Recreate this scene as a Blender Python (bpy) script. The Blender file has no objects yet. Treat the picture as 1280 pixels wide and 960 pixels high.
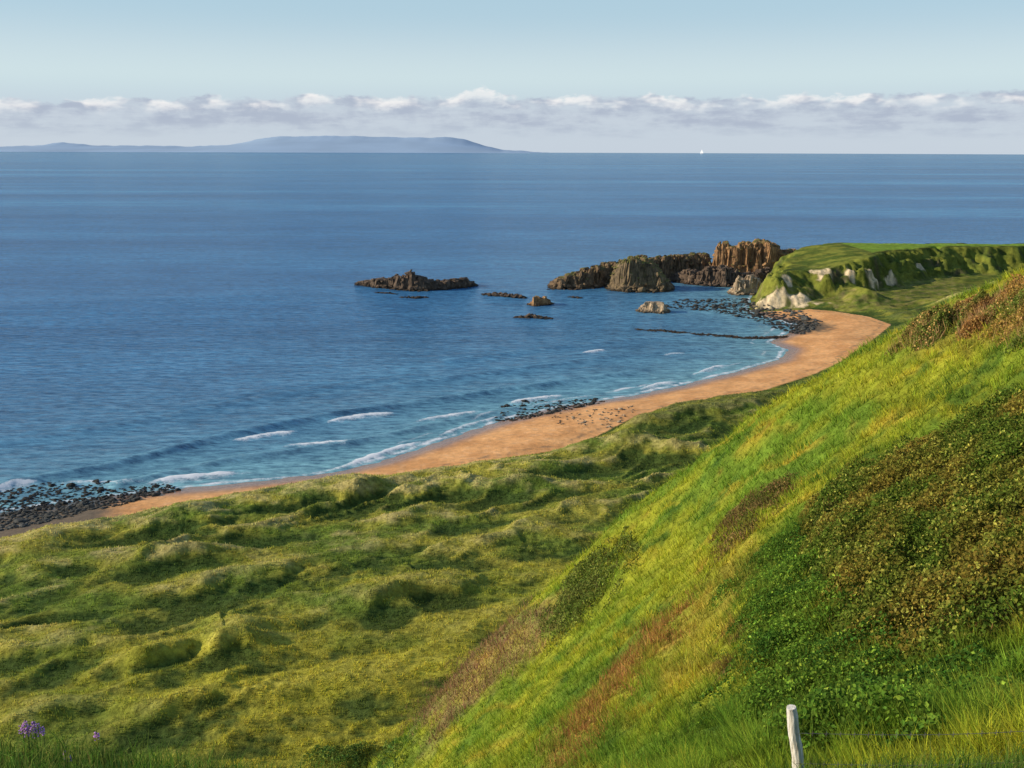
import bpy, bmesh, math, random
import numpy as np
from mathutils import Matrix, Vector
rng=np.random.default_rng(7); random.seed(7)
C=bpy.context.scene.collection
# ------------------------------------------------------------------ camera frame
H=90.0; F=1230.0
PIT=math.atan((480-186)/F); ROLL=math.radians(.16)
M=Matrix.Rotation(math.pi/2-PIT,4,'X')@Matrix.Rotation(ROLL,4,'Z')
R=np.array(M.to_3x3())
def ray(u,v): return R@np.array([(u-640)/F,(480-v)/F,-1.0])
def at(u,v,z=0.0):
    d=ray(u,v); t=(z-H)/d[2]; return np.array([d[0]*t,d[1]*t])
def atY(u,v,Y):
    d=ray(u,v); t=Y/d[1]; return np.array([d[0]*t,Y,H+d[2]*t])
cam=bpy.data.cameras.new('camera'); co=bpy.data.objects.new('camera',cam); C.objects.link(co)
co.matrix_world=Matrix.Translation((0,0,H))@M
cam.sensor_width=36; cam.lens=36*F/1280; cam.clip_start=.1; cam.clip_end=120000
bpy.context.scene.camera=co
# ------------------------------------------------------------------ noise
_a=np.linspace(0,2*np.pi,257)[:256]; GX=np.cos(_a); GY=np.sin(_a)
def _h(xi,yi,s):
    h=(xi*374761393+yi*668265263+s*98245165)&0xffffffff
    h=((h^(h>>13))*1274126177)&0xffffffff
    return ((h^(h>>16))&255)
def perlin(x,y,s=0):
    xf=np.floor(x); yf=np.floor(y); xi=xf.astype(np.int64); yi=yf.astype(np.int64)
    fx=x-xf; fy=y-yf
    def g(i,j):
        h=_h(xi+i,yi+j,s); return GX[h]*(fx-i)+GY[h]*(fy-j)
    u=fx*fx*fx*(fx*(fx*6-15)+10); v=fy*fy*fy*(fy*(fy*6-15)+10)
    a=g(0,0); b=g(1,0); c=g(0,1); d=g(1,1)
    return ((a+(b-a)*u)+((c+(d-c)*u)-(a+(b-a)*u))*v)*1.4
def fbm(x,y,sc,o=3,s=0,ridged=False):
    r=0; am=1; tot=0; f=1/sc
    for k in range(o):
        n=perlin(x*f+k*17.3,y*f-k*9.1,s+k)
        if ridged: n=1-2*np.abs(n)
        r=r+am*n; tot+=am; am*=.5; f*=2.03
    return r/tot
def ss(x):
    x=np.clip(x,0,1); return x*x*(3-2*x)
def smax(a,b,k):
    h=np.clip(.5+.5*(a-b)/k,0,1); return b+(a-b)*h+k*h*(1-h)
def seg_dist(x,y,poly,closed=False):
    d=np.full(x.shape,1e18); n=len(poly)
    for i in range(n if closed else n-1):
        ax,ay=poly[i]; bx,by=poly[(i+1)%n]; dx,dy=bx-ax,by-ay
        t=np.clip(((x-ax)*dx+(y-ay)*dy)/(dx*dx+dy*dy+1e-9),0,1)
        d=np.minimum(d,(x-ax-t*dx)**2+(y-ay-t*dy)**2)
    return np.sqrt(d)
def sd(x,y,poly):
    d=seg_dist(x,y,poly,True); ins=np.zeros(x.shape,bool); n=len(poly)
    for i in range(n):
        ax,ay=poly[i]; bx,by=poly[(i+1)%n]
        if ay==by: continue
        c=((ay>y)!=(by>y))&(x<(bx-ax)*(y-ay)/(by-ay)+ax); ins^=c
    return np.where(ins,d,-d)
def mix(a,b,t):
    t=np.asarray(t)[...,None]; return a*(1-t)+np.asarray(b)*t
# ------------------------------------------------------------------ coast outlines
W=lambda x,y: np.array([x,y],float)
SH=[W(-900,120)]+[at(*p,0) for p in [(-300,660),(0,641),(100,626),(200,613),(300,604),(400,593),(470,578),(540,555),(600,535),(650,520),(720,505),(790,495),(850,482),(920,465),(975,449),(985,437),(962,428),(985,416),(1000,406),(975,400),(945,393),(935,385),(940,372),(952,356),(968,340)]]+[W(190,690),W(240,735),W(420,770),W(1200,800),W(1200,-300),W(-900,-300)]
TO=[W(-900,90)]+[at(*p) for p in [(-300,690,5),(0,667,5),(100,646,5),(225,619,5),(380,597,5),(500,589,4),(620,573,3),(700,561,3),(745,546,2.5),(800,518,2.5),(880,502,2.5),(960,487,2.5),(1020,467,2.5),(1070,442,2.5),(1114,406,2.5),(1085,396,2.5),(1040,389,2.5),(1000,389,1),(946,386,1),(950,370,1),(962,354,1),(978,340,1)]]+[W(200,685),W(245,725),W(420,760),W(1200,790),W(1200,-300),W(-900,-300)]
PL=[at(*p) for p in [(972,344,19),(1000,334,22),(1040,333,23),(1075,332,23),(1130,323,23),(1200,316,24),(1500,314,25),(1500,302,28),(1280,302,28),(1062,302,27.5),(1030,306,25),(1000,315,21),(978,324,17)]]
TR=[at(*p) for p in [(944,386,1),(1000,388,1),(1036,384,1),(1060,388,3),(1100,388,4),(1300,388,4),(1300,330,15),(985,325,15),(962,345,6),(947,365,2)]]
RIDG=[((20,668),(230,640),1.7,8),((60,704),(215,692),3.4,6),((240,642),(420,607),1.7,8),((420,608),(640,604),3.5,8),((640,592),(780,560),2.0,7),((770,548),(900,568),2.8,7),((800,518),(960,500),3.2,8),((0,752),(330,712),1.1,5),((185,842),(285,825),3.8,4),((485,762),(550,748),2.7,4),((20,815),(110,808),2.3,3),((560,690),(650,670),1.3,5),((200,892),(420,882),1.1,4),((-60,690),(10,684),3.0,7),((130,745),(240,735),1.0,3),((300,800),(420,770),1.0,4),((350,655),(520,640),1.2,5),((660,640),(760,625),1.3,5),((40,905),(140,895),1.2,3)]
RW=[(at(*a,10),at(*b,10),h,w) for a,b,h,w in RIDG]
DITCH=[at(u,v,12) for u,v in [(-80,778),(60,757),(130,752),(200,738),(330,720),(400,690),(470,686),(560,662),(640,648)]]
# ------------------------------------------------------------------ near hill: thin plate through surveyed points
hp=[]
ridge=[(1400,285,68),(1280,345,70),(1200,380,74),(1150,408,78),(1070,455,82),(1000,500,85),(920,556,88),(850,611,90),(780,663,92),(700,733,92),(620,803,88),(560,858,82),(500,933,76)]
mid=[(1280,600,33),(1280,450,50),(1150,550,48),(1000,700,38),(1000,600,55),(850,800,42),(850,700,62),(700,900,46),(720,800,68),(600,930,58),
 (1280,900,17),(1100,900,17),(1000,930,16),(850,950,24),(700,1000,30),(500,1100,30),(1400,900,15),(1400,600,28)]
for p in ridge+mid: hp.append(atY(*p))
for p in ridge:
    q=atY(*p); k=1+35/q[1]; hp.append(np.array([q[0]*k-4,q[1]*k,q[2]-42]))
hp+= [np.array(p,float) for p in [(-20,60,30),(-20,30,50),(-40,20,45),(-60,60,8),(-60,110,0),(60,30,110),(80,80,105)]]
hp=np.array(hp)
def U(r2): return np.where(r2>1e-9,r2*np.log(r2+1e-12)*.5,0)
n=len(hp); D2=((hp[:,None,:2]-hp[None,:,:2])**2).sum(-1)
A=np.zeros((n+3,n+3)); A[:n,:n]=U(D2)+np.eye(n)*15; A[:n,n]=1; A[:n,n+1:]=hp[:,:2]; A[n,:n]=1; A[n+1:,:n]=hp[:,:2].T
sol=np.linalg.solve(A,np.concatenate([hp[:,2],[0,0,0]]))
def hill_z(x,y):
    z=sol[n]+sol[n+1]*x+sol[n+2]*y
    for i in range(n): z=z+sol[i]*U((x-hp[i,0])**2+(y-hp[i,1])**2)
    return z
kx=[];kz=[]
for u,v in [(-200,930),(0,940),(150,948),(350,975),(600,1010),(850,995),(1000,972),(1280,952),(1500,940)]:
    q=atY(u,v,7.5); kx.append(q[0]); kz.append(q[2])
def knoll_z(x,y):
    zc=np.interp(x,kx,kz)
    return np.where(y>7.5, zc-1.5*(y-7.5), zc+(88.35-zc)*np.clip((7.5-y)/6.5,-1,1.3))
def land(x,y):
    s=sd(x,y,SH); t=sd(x,y,TO)
    s=s+1.2*fbm(x,y,14,2,3)
    base=np.where(s<0,np.maximum(s*.07,-4),np.minimum(s*.09,2.6))
    wx=x+6*perlin(x/23,y/23,1)+2.5*perlin(x/8,y/8,4); wy=y+6*perlin(x/23,y/23,2)+2.5*perlin(x/8,y/8,5)
    al=.83*wx+.56*wy; ac=-.56*wx+.83*wy
    n1=perlin(al/70,ac/17,11); n2=perlin(al/34+7,ac/7.0,12); n3=perlin(wx/13,wy/8,14)
    msk=ss(.5+1.6*perlin(x/48,y/40,15))
    hum=(1.5*np.clip(1-np.abs(n1)*2.0,0,1)**1.8+.95*msk*np.clip(1-np.abs(n2)*2.4,0,1)**1.7-.8)*(1-.25*ss((t-45)/50))+.28*n3+.24*fbm(x,y,4.2,3,31,True)*(.3+msk)+.12*fbm(x,y,1.8,2,33)
    tt=t+3.5*fbm(x,y,16,3,5)
    dz=2.2*ss(tt/14)+.068*np.clip(t,0,170)+hum*ss(tt/22)
    rr=0
    for a,b,h,w in RW:
        dx,dy=b-a; L=math.hypot(dx,dy); k=np.clip(((x-a[0])*dx+(y-a[1])*dy)/L/L,-.3,1.3)
        px=x-a[0]-np.clip(k,0,1)*dx; py=y-a[1]-np.clip(k,0,1)*dy
        side=py+3.2*perlin(x/11,y/11,44)+1.2*perlin(x/4,y/4,45)
        ww=np.where(side>0,w*2.2,w*.60)
        d2=(px/(w*1.8))**2*(np.abs(k-.5)>.5)
        rr=rr+h*np.exp(-d2-(np.abs(side)/ww)**1.5)*(1+.4*perlin(x/12,y/12,9))
    dd=seg_dist(x+2.2*perlin(x/8,y/8,91),y+2.2*perlin(x/8,y/8,92),DITCH)
    dz=dz+rr*ss(t/10)-1.3*np.exp(-(dd/1.8)**2)*ss(.7+1.6*perlin(x/19,y/19,93))
    ramp=ss((x-70)/90)*.5*np.clip(t-28,0,200)*(1-ss((y-500)/60))
    low=base+np.where(tt>0,dz,0)+ramp*(1+.25*fbm(x,y,25,3,61))
    hm=ss((y-530)/25)*(x>100)
    if hm.max()>0:
        e=fbm(x,y,16,4,71)
        tr=sd(x,y,TR)+e*6
        lw=1-ss((x-196)/22)
        tz=(6.5+2.2*fbm(x,y,12,3,73)+lw*.60*np.clip(tr-4,0,13))
        low2=smax(low*1.0-hum*.6*ss(tt/16),np.where(tr>0,tz*ss(tr/4.5),-5),1.0)
        p=sd(x,y,PL)+e*13+4*fbm(x,y,6,3,72)
        wd=16+20*ss((x-215)/45)
        c=ss((p+wd*.6)/wd)
        c=np.clip(c+.36*fbm(x,y,9,3,77)*4*c*(1-c),0,1)
        c=.65*c+.35*(np.floor(c*3)+ss((c*3-np.floor(c*3)-.3)/.45))/3
        top=19.5+8*ss((x-172)/52)+1.4*fbm(x,y,26,2,79)*(1-ss(p/20))
        low2=low2+(np.maximum(top,low2)-low2)*c
        low=low+(low2-low)*hm
    nh=fbm(x,y,9,2,81)*1.0+fbm(x,y,3,3,83)*.7+.2*fbm(x,y,.8,2,85)
    hz=np.full(x.shape,-50.0); m=(y<230)
    if m.any():
        h=hill_z(x[m],y[m])-.9*np.clip(y[m]-125,0,400); hz[m]=h+nh[m]
    kz_=np.full(x.shape,-60.0); m2=y<60
    kz_[m2]=knoll_z(x[m2],y[m2])+.05*fbm(x[m2],y[m2],.8,3,87)
    return low,hz,kz_,s,t
# ------------------------------------------------------------------ mesh builder
def mesh(name,v,f,cols=None,attrs=None,mat=None,parent=None,smooth=False):
    me=bpy.data.meshes.new(name); v=np.ascontiguousarray(v,np.float32); f=np.ascontiguousarray(f,np.int32)
    k=f.shape[1]; me.vertices.add(len(v)); me.vertices.foreach_set('co',v.ravel())
    me.loops.add(f.size); me.loops.foreach_set('vertex_index',f.ravel())
    me.polygons.add(len(f)); me.polygons.foreach_set('loop_start',np.arange(0,f.size,k,dtype=np.int32))
    me.polygons.foreach_set('loop_total',np.full(len(f),k,np.int32))
    me.polygons.foreach_set('use_smooth',np.full(len(f),smooth))
    me.update(calc_edges=True)
    if cols is not None:
        a=me.color_attributes.new('Col','FLOAT_COLOR','POINT'); c4=np.ones((len(v),4),np.float32); c4[:,:3]=np.clip(cols,0,1); a.data.foreach_set('color',c4.ravel())
    for nm,ar in (attrs or {}).items():
        a=me.attributes.new(nm,'FLOAT','POINT'); a.data.foreach_set('value',np.ascontiguousarray(ar,np.float32))
    o=bpy.data.objects.new(name,me); C.objects.link(o)
    if mat: me.materials.append(mat)
    if parent: o.parent=parent
    return o
def tag(o,label=None,cat=None,group=None,kind=None):
    if label: o['label']=label
    if cat: o['category']=cat
    if group: o['group']=group
    if kind: o['kind']=kind
    return o
def empty(name,loc): 
    o=bpy.data.objects.new(name,None); o.location=loc; C.objects.link(o); return o
# ------------------------------------------------------------------ materials
def newmat(name):
    m=bpy.data.materials.new(name); m.use_nodes=True; nt=m.node_tree; nt.nodes.clear()
    out=nt.nodes.new('ShaderNodeOutputMaterial'); return m,nt,out
def N(nt,t,**k):
    n_=nt.nodes.new(t)
    for a,b in k.items(): setattr(n_,a,b)
    return n_
def noise(nt,scale,detail=4,rough=.6,vec=None):
    q=nt.nodes.new('ShaderNodeTexNoise'); q.inputs['Scale'].default_value=scale; q.inputs['Detail'].default_value=detail; q.inputs['Roughness'].default_value=rough
    if vec is not None: nt.links.new(vec,q.inputs['Vector'])
    return q
def ramp(nt,fac,stops):
    r=nt.nodes.new('ShaderNodeValToRGB'); e=r.color_ramp.elements
    while len(e)<len(stops): e.new(.5)
    for i,(p,c) in enumerate(stops): e[i].position=p; e[i].color=(*c,1)
    nt.links.new(fac,r.inputs[0]); return r
def math_(nt,op,a,b=None,clamp=False):
    m=nt.nodes.new('ShaderNodeMath'); m.operation=op; m.use_clamp=clamp
    for i,x in enumerate((a,b)):
        if x is None: continue
        if isinstance(x,(int,float)): m.inputs[i].default_value=x
        else: nt.links.new(x,m.inputs[i])
    return m.outputs[0]
def mixc(nt,fac,a,b,mode='MIX'):
    m=nt.nodes.new('ShaderNodeMix'); m.data_type='RGBA'; m.blend_type=mode
    for s_,x in ((0,fac),(6,a),(7,b)):
        if isinstance(x,(int,float)): m.inputs[s_].default_value=x
        elif isinstance(x,tuple): m.inputs[s_].default_value=(*x,1)
        else: nt.links.new(x,m.inputs[s_])
    return m.outputs[2]
def land_mat(name,sc,bump_d,lo=.55,hi=1.45,rough=.95):
    m,nt,out=newmat(name); L=nt.links.new
    a=N(nt,'ShaderNodeAttribute',attribute_name='Col'); g=nt.nodes.new('ShaderNodeNewGeometry')
    n1=noise(nt,sc,6,.7,g.outputs['Position']); n2=noise(nt,sc*.13,4,.6,g.outputs['Position'])
    r=ramp(nt,n1.outputs[0],[(.3,(lo,lo,lo)),(.7,(hi,hi,hi))]); r2=ramp(nt,n2.outputs[0],[(.3,(.8,.8,.8)),(.7,(1.2,1.2,1.2))])
    c=mixc(nt,1.0,a.outputs['Color'],r.outputs[0],'MULTIPLY'); c=mixc(nt,1.0,c,r2.outputs[0],'MULTIPLY')
    b=N(nt,'ShaderNodeBsdfPrincipled'); b.inputs['Roughness'].default_value=rough; b.inputs['Specular IOR Level'].default_value=.05
    L(c,b.inputs['Base Color'])
    bp=N(nt,'ShaderNodeBump'); bp.inputs['Strength'].default_value=.9; bp.inputs['Distance'].default_value=bump_d
    L(n1.outputs[0],bp.inputs['Height']); L(bp.outputs[0],b.inputs['Normal']); L(b.outputs[0],out.inputs[0]); return m
def leaf_mat(name,tr=.35):
    m,nt,out=newmat(name); L=nt.links.new
    a=N(nt,'ShaderNodeAttribute',attribute_name='Col'); g=nt.nodes.new('ShaderNodeNewGeometry')
    n1=noise(nt,3,3,.6,g.outputs['Position']); r=ramp(nt,n1.outputs[0],[(.3,(.75,.75,.75)),(.7,(1.25,1.25,1.25))])
    c=mixc(nt,1.0,a.outputs['Color'],r.outputs[0],'MULTIPLY')
    d=N(nt,'ShaderNodeBsdfDiffuse'); t=N(nt,'ShaderNodeBsdfTranslucent'); L(c,d.inputs[0]); L(c,t.inputs[0])
    mx=N(nt,'ShaderNodeMixShader'); mx.inputs[0].default_value=tr; L(d.outputs[0],mx.inputs[1]); L(t.outputs[0],mx.inputs[2])
    L(mx.outputs[0],out.inputs[0]); return m
def rock_mat(name,cols,green=0.0,sc=.35,bd=.6):
    m,nt,out=newmat(name); L=nt.links.new; g=nt.nodes.new('ShaderNodeNewGeometry')
    mp=N(nt,'ShaderNodeMapping'); mp.inputs['Scale'].default_value=(1,1,.8); L(g.outputs['Position'],mp.inputs[0])
    n1=noise(nt,sc,8,.7,mp.outputs[0]); r=ramp(nt,n1.outputs[0],[(.30+.4*i/(len(cols)-1),c) for i,c in enumerate(cols)])
    c=r.outputs[0]
    sp=N(nt,'ShaderNodeSeparateXYZ'); L(g.outputs['Position'],sp.inputs[0])
    wet=math_(nt,'MULTIPLY_ADD',sp.outputs[2],.45,True); wet.node.inputs[2].default_value=.15; wet.node.use_clamp=True
    c=mixc(nt,wet,(.012,.011,.010),c)
    if green:
        sn=N(nt,'ShaderNodeSeparateXYZ'); L(g.outputs['Normal'],sn.inputs[0]); n3=noise(nt,.25,4,.6,g.outputs['Position'])
        k=math_(nt,'ADD',sn.outputs[2],math_(nt,'MULTIPLY',n3.outputs[0],.8)); k=math_(nt,'MULTIPLY',math_(nt,'SUBTRACT',k,1.25-green*.5),6,True)
        zz=math_(nt,'MULTIPLY',math_(nt,'SUBTRACT',sp.outputs[2],4),.3,True); k=math_(nt,'MULTIPLY',k,zz)
        c=mixc(nt,k,c,(.16,.155,.04))
    b=N(nt,'ShaderNodeBsdfPrincipled'); b.inputs['Roughness'].default_value=.85; b.inputs['Specular IOR Level'].default_value=.2; L(c,b.inputs['Base Color'])
    n2=noise(nt,sc*2.5,8,.75,mp.outputs[0]); bp=N(nt,'ShaderNodeBump'); bp.inputs['Strength'].default_value=1; bp.inputs['Distance'].default_value=bd
    L(n2.outputs[0],bp.inputs['Height']); L(bp.outputs[0],b.inputs['Normal']); L(b.outputs[0],out.inputs[0]); return m
m_hill=land_mat('hill_turf',2.2,.25); m_dune=land_mat('dune_turf',.9,.5,.45,1.55); m_head=land_mat('headland_turf',.3,.9,.6,1.4)
m_grass=leaf_mat('grass_blades',.4); m_leaf=leaf_mat('shrub_leaves',.3)
m,nt,out=newmat('beach_sand'); L=nt.links.new
a=N(nt,'ShaderNodeAttribute',attribute_name='Col'); g=nt.nodes.new('ShaderNodeNewGeometry'); n1=noise(nt,.5,8,.7,g.outputs['Position']); r=ramp(nt,n1.outputs[0],[(.3,(.72,.72,.72)),(.7,(1.22,1.22,1.22))])
c=mixc(nt,1.0,a.outputs['Color'],r.outputs[0],'MULTIPLY'); w=N(nt,'ShaderNodeAttribute',attribute_name='wet')
b=N(nt,'ShaderNodeBsdfPrincipled'); L(c,b.inputs['Base Color']); rr_=math_(nt,'SUBTRACT',.95,math_(nt,'MULTIPLY',w.outputs['Fac'],.78)); L(rr_,b.inputs['Roughness'])
bp=N(nt,'ShaderNodeBump'); bp.inputs['Strength'].default_value=.7; bp.inputs['Distance'].default_value=.4; L(n1.outputs[0],bp.inputs['Height']); L(bp.outputs[0],b.inputs['Normal']); L(b.outputs[0],out.inputs[0]); m_sand=m
# ------------------------------------------------------------------ land sheet
rs=np.concatenate([np.geomspace(2.2,110,400)[:-1],np.arange(110,640,.95),np.arange(640,860,1.3)])
AZ=math.radians(40); az=np.linspace(-AZ,AZ,1020)
RR,AA=np.meshgrid(rs,az,indexing='ij'); X=RR*np.sin(AA); Y=RR*np.cos(AA)
low,hz,kz_,S,T=land(X,Y)
Z=smax(smax(low,hz,3.0),kz_,.5)
def samp(A,x,y):
    r=np.hypot(x,y); a=np.arctan2(x,y); i=np.clip(np.interp(r,rs,np.arange(len(rs))),0,len(rs)-1.001); j=np.clip((a+AZ)/(2*AZ)*(len(az)-1),0,len(az)-1.001)
    i0=i.astype(int); j0=j.astype(int); fi=i-i0; fj=j-j0
    return A[i0,j0]*(1-fi)*(1-fj)+A[i0+1,j0]*fi*(1-fj)+A[i0,j0+1]*(1-fi)*fj+A[i0+1,j0+1]*fi*fj
ts=np.concatenate([np.geomspace(3,120,1500),np.arange(120,950,.4)])
def hit(u,v,tmin=9.5):
    d=ray(u,v); hl=math.hypot(d[0],d[1]); t=ts/hl; t=t[t*hl>tmin]
    x=d[0]*t; y=d[1]*t; z=H+d[2]*t; g=samp(Z,x,y)>z
    i=int(np.argmax(g)) if g.any() else len(t)-1
    return np.array([x[i],y[i],z[i]])
def wpoly(pts): return [hit(*p)[:2] for p in pts]
dZr=np.gradient(Z,axis=0)/np.gradient(RR,axis=0); dZa=np.gradient(Z,axis=1)/(RR*(az[1]-az[0])); slope=np.hypot(dZr,dZa)
hillm=(np.maximum(hz,kz_)>low-.3)
headm=(~hillm)&(sd(X,Y,TR)>-6)|((~hillm)&(Y>560)&(X>110)&(S>0))
sandm=(~hillm)&(~headm)&(T<0)
polys={}
polys['brown_a']=wpoly([(505,915),(540,860),(600,812),(660,770),(695,760),(690,790),(640,840),(580,890),(540,935)])
polys['brown_b']=wpoly([(690,958),(710,900),(765,840),(820,780),(855,752),(845,785),(795,850),(745,905),(710,958)])
polys['scar']=wpoly([(905,835),(912,790),(925,762),(945,765),(935,800),(915,840)])
polys['thick']=wpoly([(1000,710),(1000,650),(1060,600),(1130,562),(1200,538),(1290,505),(1400,470),(1400,740),(1290,790),(1150,840),(1080,810),(1020,765)])
polys['nettle']=wpoly([(930,710),(960,685),(1000,690),(1060,790),(1160,835),(1230,830),(1240,880),(1150,910),(1000,920),(930,880),(925,800)])
polys['gold']=wpoly([(830,800),(905,700),(960,640),(920,760),(880,850),(850,870)])
polys['upper']=wpoly([(1110,430),(1180,395),(1270,350),(1278,420),(1200,450)])
GAIN=1.6
def col_hill(x,y):
    n1=fbm(x,y,7,3,101); n2=fbm(x*1.0+y*.5,y*.35,2.2,3,103); n3=fbm(x,y,18,2,105); n4=fbm(x,y,1.0,2,107); n5=fbm(x,y,3.2,3,109)
    c=mix(np.broadcast_to(np.array([.178,.188,.016]),x.shape+(3,)),[.085,.135,.014],ss(.5+n1*1.6))
    c=mix(c,[.37,.235,.03],ss((n2-.08)*2.0)*.5)
    c=mix(c,[.27,.12,.035],ss((n5-.34)*3.5)*.5)
    c=mix(c,[.035,.075,.011],ss((n3*.5+n4*.4+n5*-.6-.06)*3.0)*.85)
    for k,cc,so,am in (('brown_a',[.20,.12,.06],4,.6),('brown_b',[.26,.13,.035],3.2,.45),('scar',[.09,.04,.02],.8,.95),('gold',[.40,.26,.04],3,.45),('upper',[.20,.15,.03],2.5,.6)):
        q=sd(x,y,polys[k])+n4*2.0+n1*2.0; c=mix(c,cc,ss(q/so+.5)*am*(.75+.5*np.clip(n4,-1,1)))
    c=mix(c,[.03,.04,.01],ss(sd(x,y,polys['thick'])/2.0+.3+n4*.3)); c=mix(c,[.03,.06,.01],ss(sd(x,y,polys['nettle'])/2.5+.4+n4*.4)*.7)
    near=ss((9.5-np.hypot(x,y))/2); c=mix(c,[.05,.10,.015],near*.7)
    return c*GAIN
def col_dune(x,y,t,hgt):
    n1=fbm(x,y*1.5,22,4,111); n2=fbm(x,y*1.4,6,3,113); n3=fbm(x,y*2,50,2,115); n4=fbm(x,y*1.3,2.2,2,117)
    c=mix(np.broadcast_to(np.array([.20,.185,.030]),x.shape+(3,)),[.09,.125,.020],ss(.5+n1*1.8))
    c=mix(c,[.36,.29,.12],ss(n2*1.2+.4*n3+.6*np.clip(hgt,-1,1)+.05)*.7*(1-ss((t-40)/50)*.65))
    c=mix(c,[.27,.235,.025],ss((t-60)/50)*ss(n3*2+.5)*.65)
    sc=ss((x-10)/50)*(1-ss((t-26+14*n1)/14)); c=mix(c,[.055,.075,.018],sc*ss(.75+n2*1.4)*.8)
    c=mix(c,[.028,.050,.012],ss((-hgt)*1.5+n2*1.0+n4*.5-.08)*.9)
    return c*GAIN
def blur(A,k):
    B=A
    for ax in (0,1):
        P=np.pad(B,[(k,k) if a==ax else (0,0) for a in (0,1)],mode='edge'); cs=np.cumsum(P,axis=ax)
        cs=np.concatenate([np.zeros_like(np.take(cs,[0],axis=ax)),cs],axis=ax)
        n0=2*k+1; B=(np.take(cs,range(n0,cs.shape[ax]),axis=ax)-np.take(cs,range(0,cs.shape[ax]-n0),axis=ax))/n0
    return B
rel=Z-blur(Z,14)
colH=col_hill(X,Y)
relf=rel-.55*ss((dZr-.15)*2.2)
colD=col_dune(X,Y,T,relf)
wet=ss(1-(S-2.0)/9.0)
sn=fbm(X,Y,12,4,121); sn2=fbm(X,Y,3,3,123)
colS=mix(np.broadcast_to(np.array([.88,.44,.16]),X.shape+(3,)),[.66,.30,.095],ss(.5+sn*1.6)*.9)
colS=mix(colS,[.92,.60,.34],ss(sn2*1.6)*.35)
colS=mix(colS,[.30,.18,.13],wet*.9)
wr=np.exp(-((T+4+4*sn)/1.0)**2); colS=mix(colS,[.20,.12,.06],wr*ss(.4+sn2*2)*.7)
p_=at(150,634,0); a0=.95*p_[0]+.31*p_[1]; colS=mix(colS,[.10,.09,.065],ss((a0-(.95*X+.31*Y)+4*sn)/10+.3)*.9)
cv=ss(1-np.hypot((X-152)/22,(Y-505)/34)*.9); colS=mix(colS,[.06,.055,.035],ss(cv*1.6+sn2*.6-.2)*.9)
hn=fbm(X,Y,12,4,131); hn2=fbm(X,Y,4,4,133)
colE=mix(np.broadcast_to(np.array([.20,.21,.035]),X.shape+(3,)),[.085,.12,.02],ss(.5+hn*2.0))
colE=mix(colE,[.30,.23,.10],ss(hn2*1.4+.3)*.6*(Z<12))
colE=mix(colE,[.03,.045,.015],ss(fbm(X,Y*1.5,9,3,135)*2.4-.25)*.8*(Z<22))
pf=sd(X,Y,PL); fld=ss((pf-10)/3)*(X>226); colE=mix(colE,[.20,.30,.035],fld)
steep=ss((slope-.55+hn2*.3)/.35)
ck=np.full(X.shape,-1.0)
for u,v,rx,ry in ((1012,334,5,6),(1028,338,6,7),(965,379,9,7),(1000,377,7,6),(1024,377,6,5),(985,352,3,4),(1092,350,6,4),(1112,352,4,3),(1150,334,3,4),(1062,340,3,4)):
    p=hit(u,v); ck=np.maximum(ck,1.25-np.hypot((X-p[0])/rx,(Y-p[1])/ry))
ckm=ss(ck*1.5+hn2*1.7); rockc=mix(np.broadcast_to(np.array([.095,.08,.045]),X.shape+(3,)),[.76,.60,.38],ckm)
rockc=mix(rockc,[.12,.13,.04],ss(fbm(X,Y,2.5,3,137)*2+.1)*.65)
colE=mix(colE,rockc,np.maximum(steep*ss(Z/3)*ss(-.05+hn*2.2+ckm),ss(ckm*1.4-.3)*ss((slope-.15)/.2)))
hedge=np.exp(-((pf-9-1.5*hn)/1.2)**2)*(X>220); colE=mix(colE,[.02,.035,.01],hedge*.85)
bl=ss((np.maximum(hz,kz_)-low+6)/12)
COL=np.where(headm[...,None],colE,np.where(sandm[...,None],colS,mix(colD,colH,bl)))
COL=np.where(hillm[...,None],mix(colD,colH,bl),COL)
V=np.stack([X,Y,Z],-1).reshape(-1,3); CF=COL.reshape(-1,3)
nr,nc=X.shape; idx=np.arange(nr*nc).reshape(nr,nc)
quads=np.stack([idx[:-1,:-1],idx[:-1,1:],idx[1:,1:],idx[1:,:-1]],-1).reshape(-1,4)[:,::-1]
fm=lambda m: m[:-1,:-1].reshape(-1)
keep=fm(S)>-25
def sheet(name,mask,mat,at_=None,label=None):
    q=quads[fm(mask)&keep]; used=np.unique(q); mp=np.full(nr*nc,-1); mp[used]=np.arange(len(used))
    o=mesh(name,V[used],mp[q],CF[used],{k:a_.reshape(-1)[used] for k,a_ in (at_ or {}).items()},mat,smooth=True); o['kind']='structure'; o['label']=label; return o
sheet('hillside',hillm,m_hill,label='steep grassy hillside falling from the right to the dunes')
sheet('headland',headm,m_head,label='green topped headland with pale chalk cliffs beyond the beach')
sheet('beach',sandm,m_sand,{'wet':wet},label='curving orange sand beach')
sheet('dunes',~(hillm|headm|sandm),m_dune,label='hummocky grassed dunes between beach and hillside')
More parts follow.
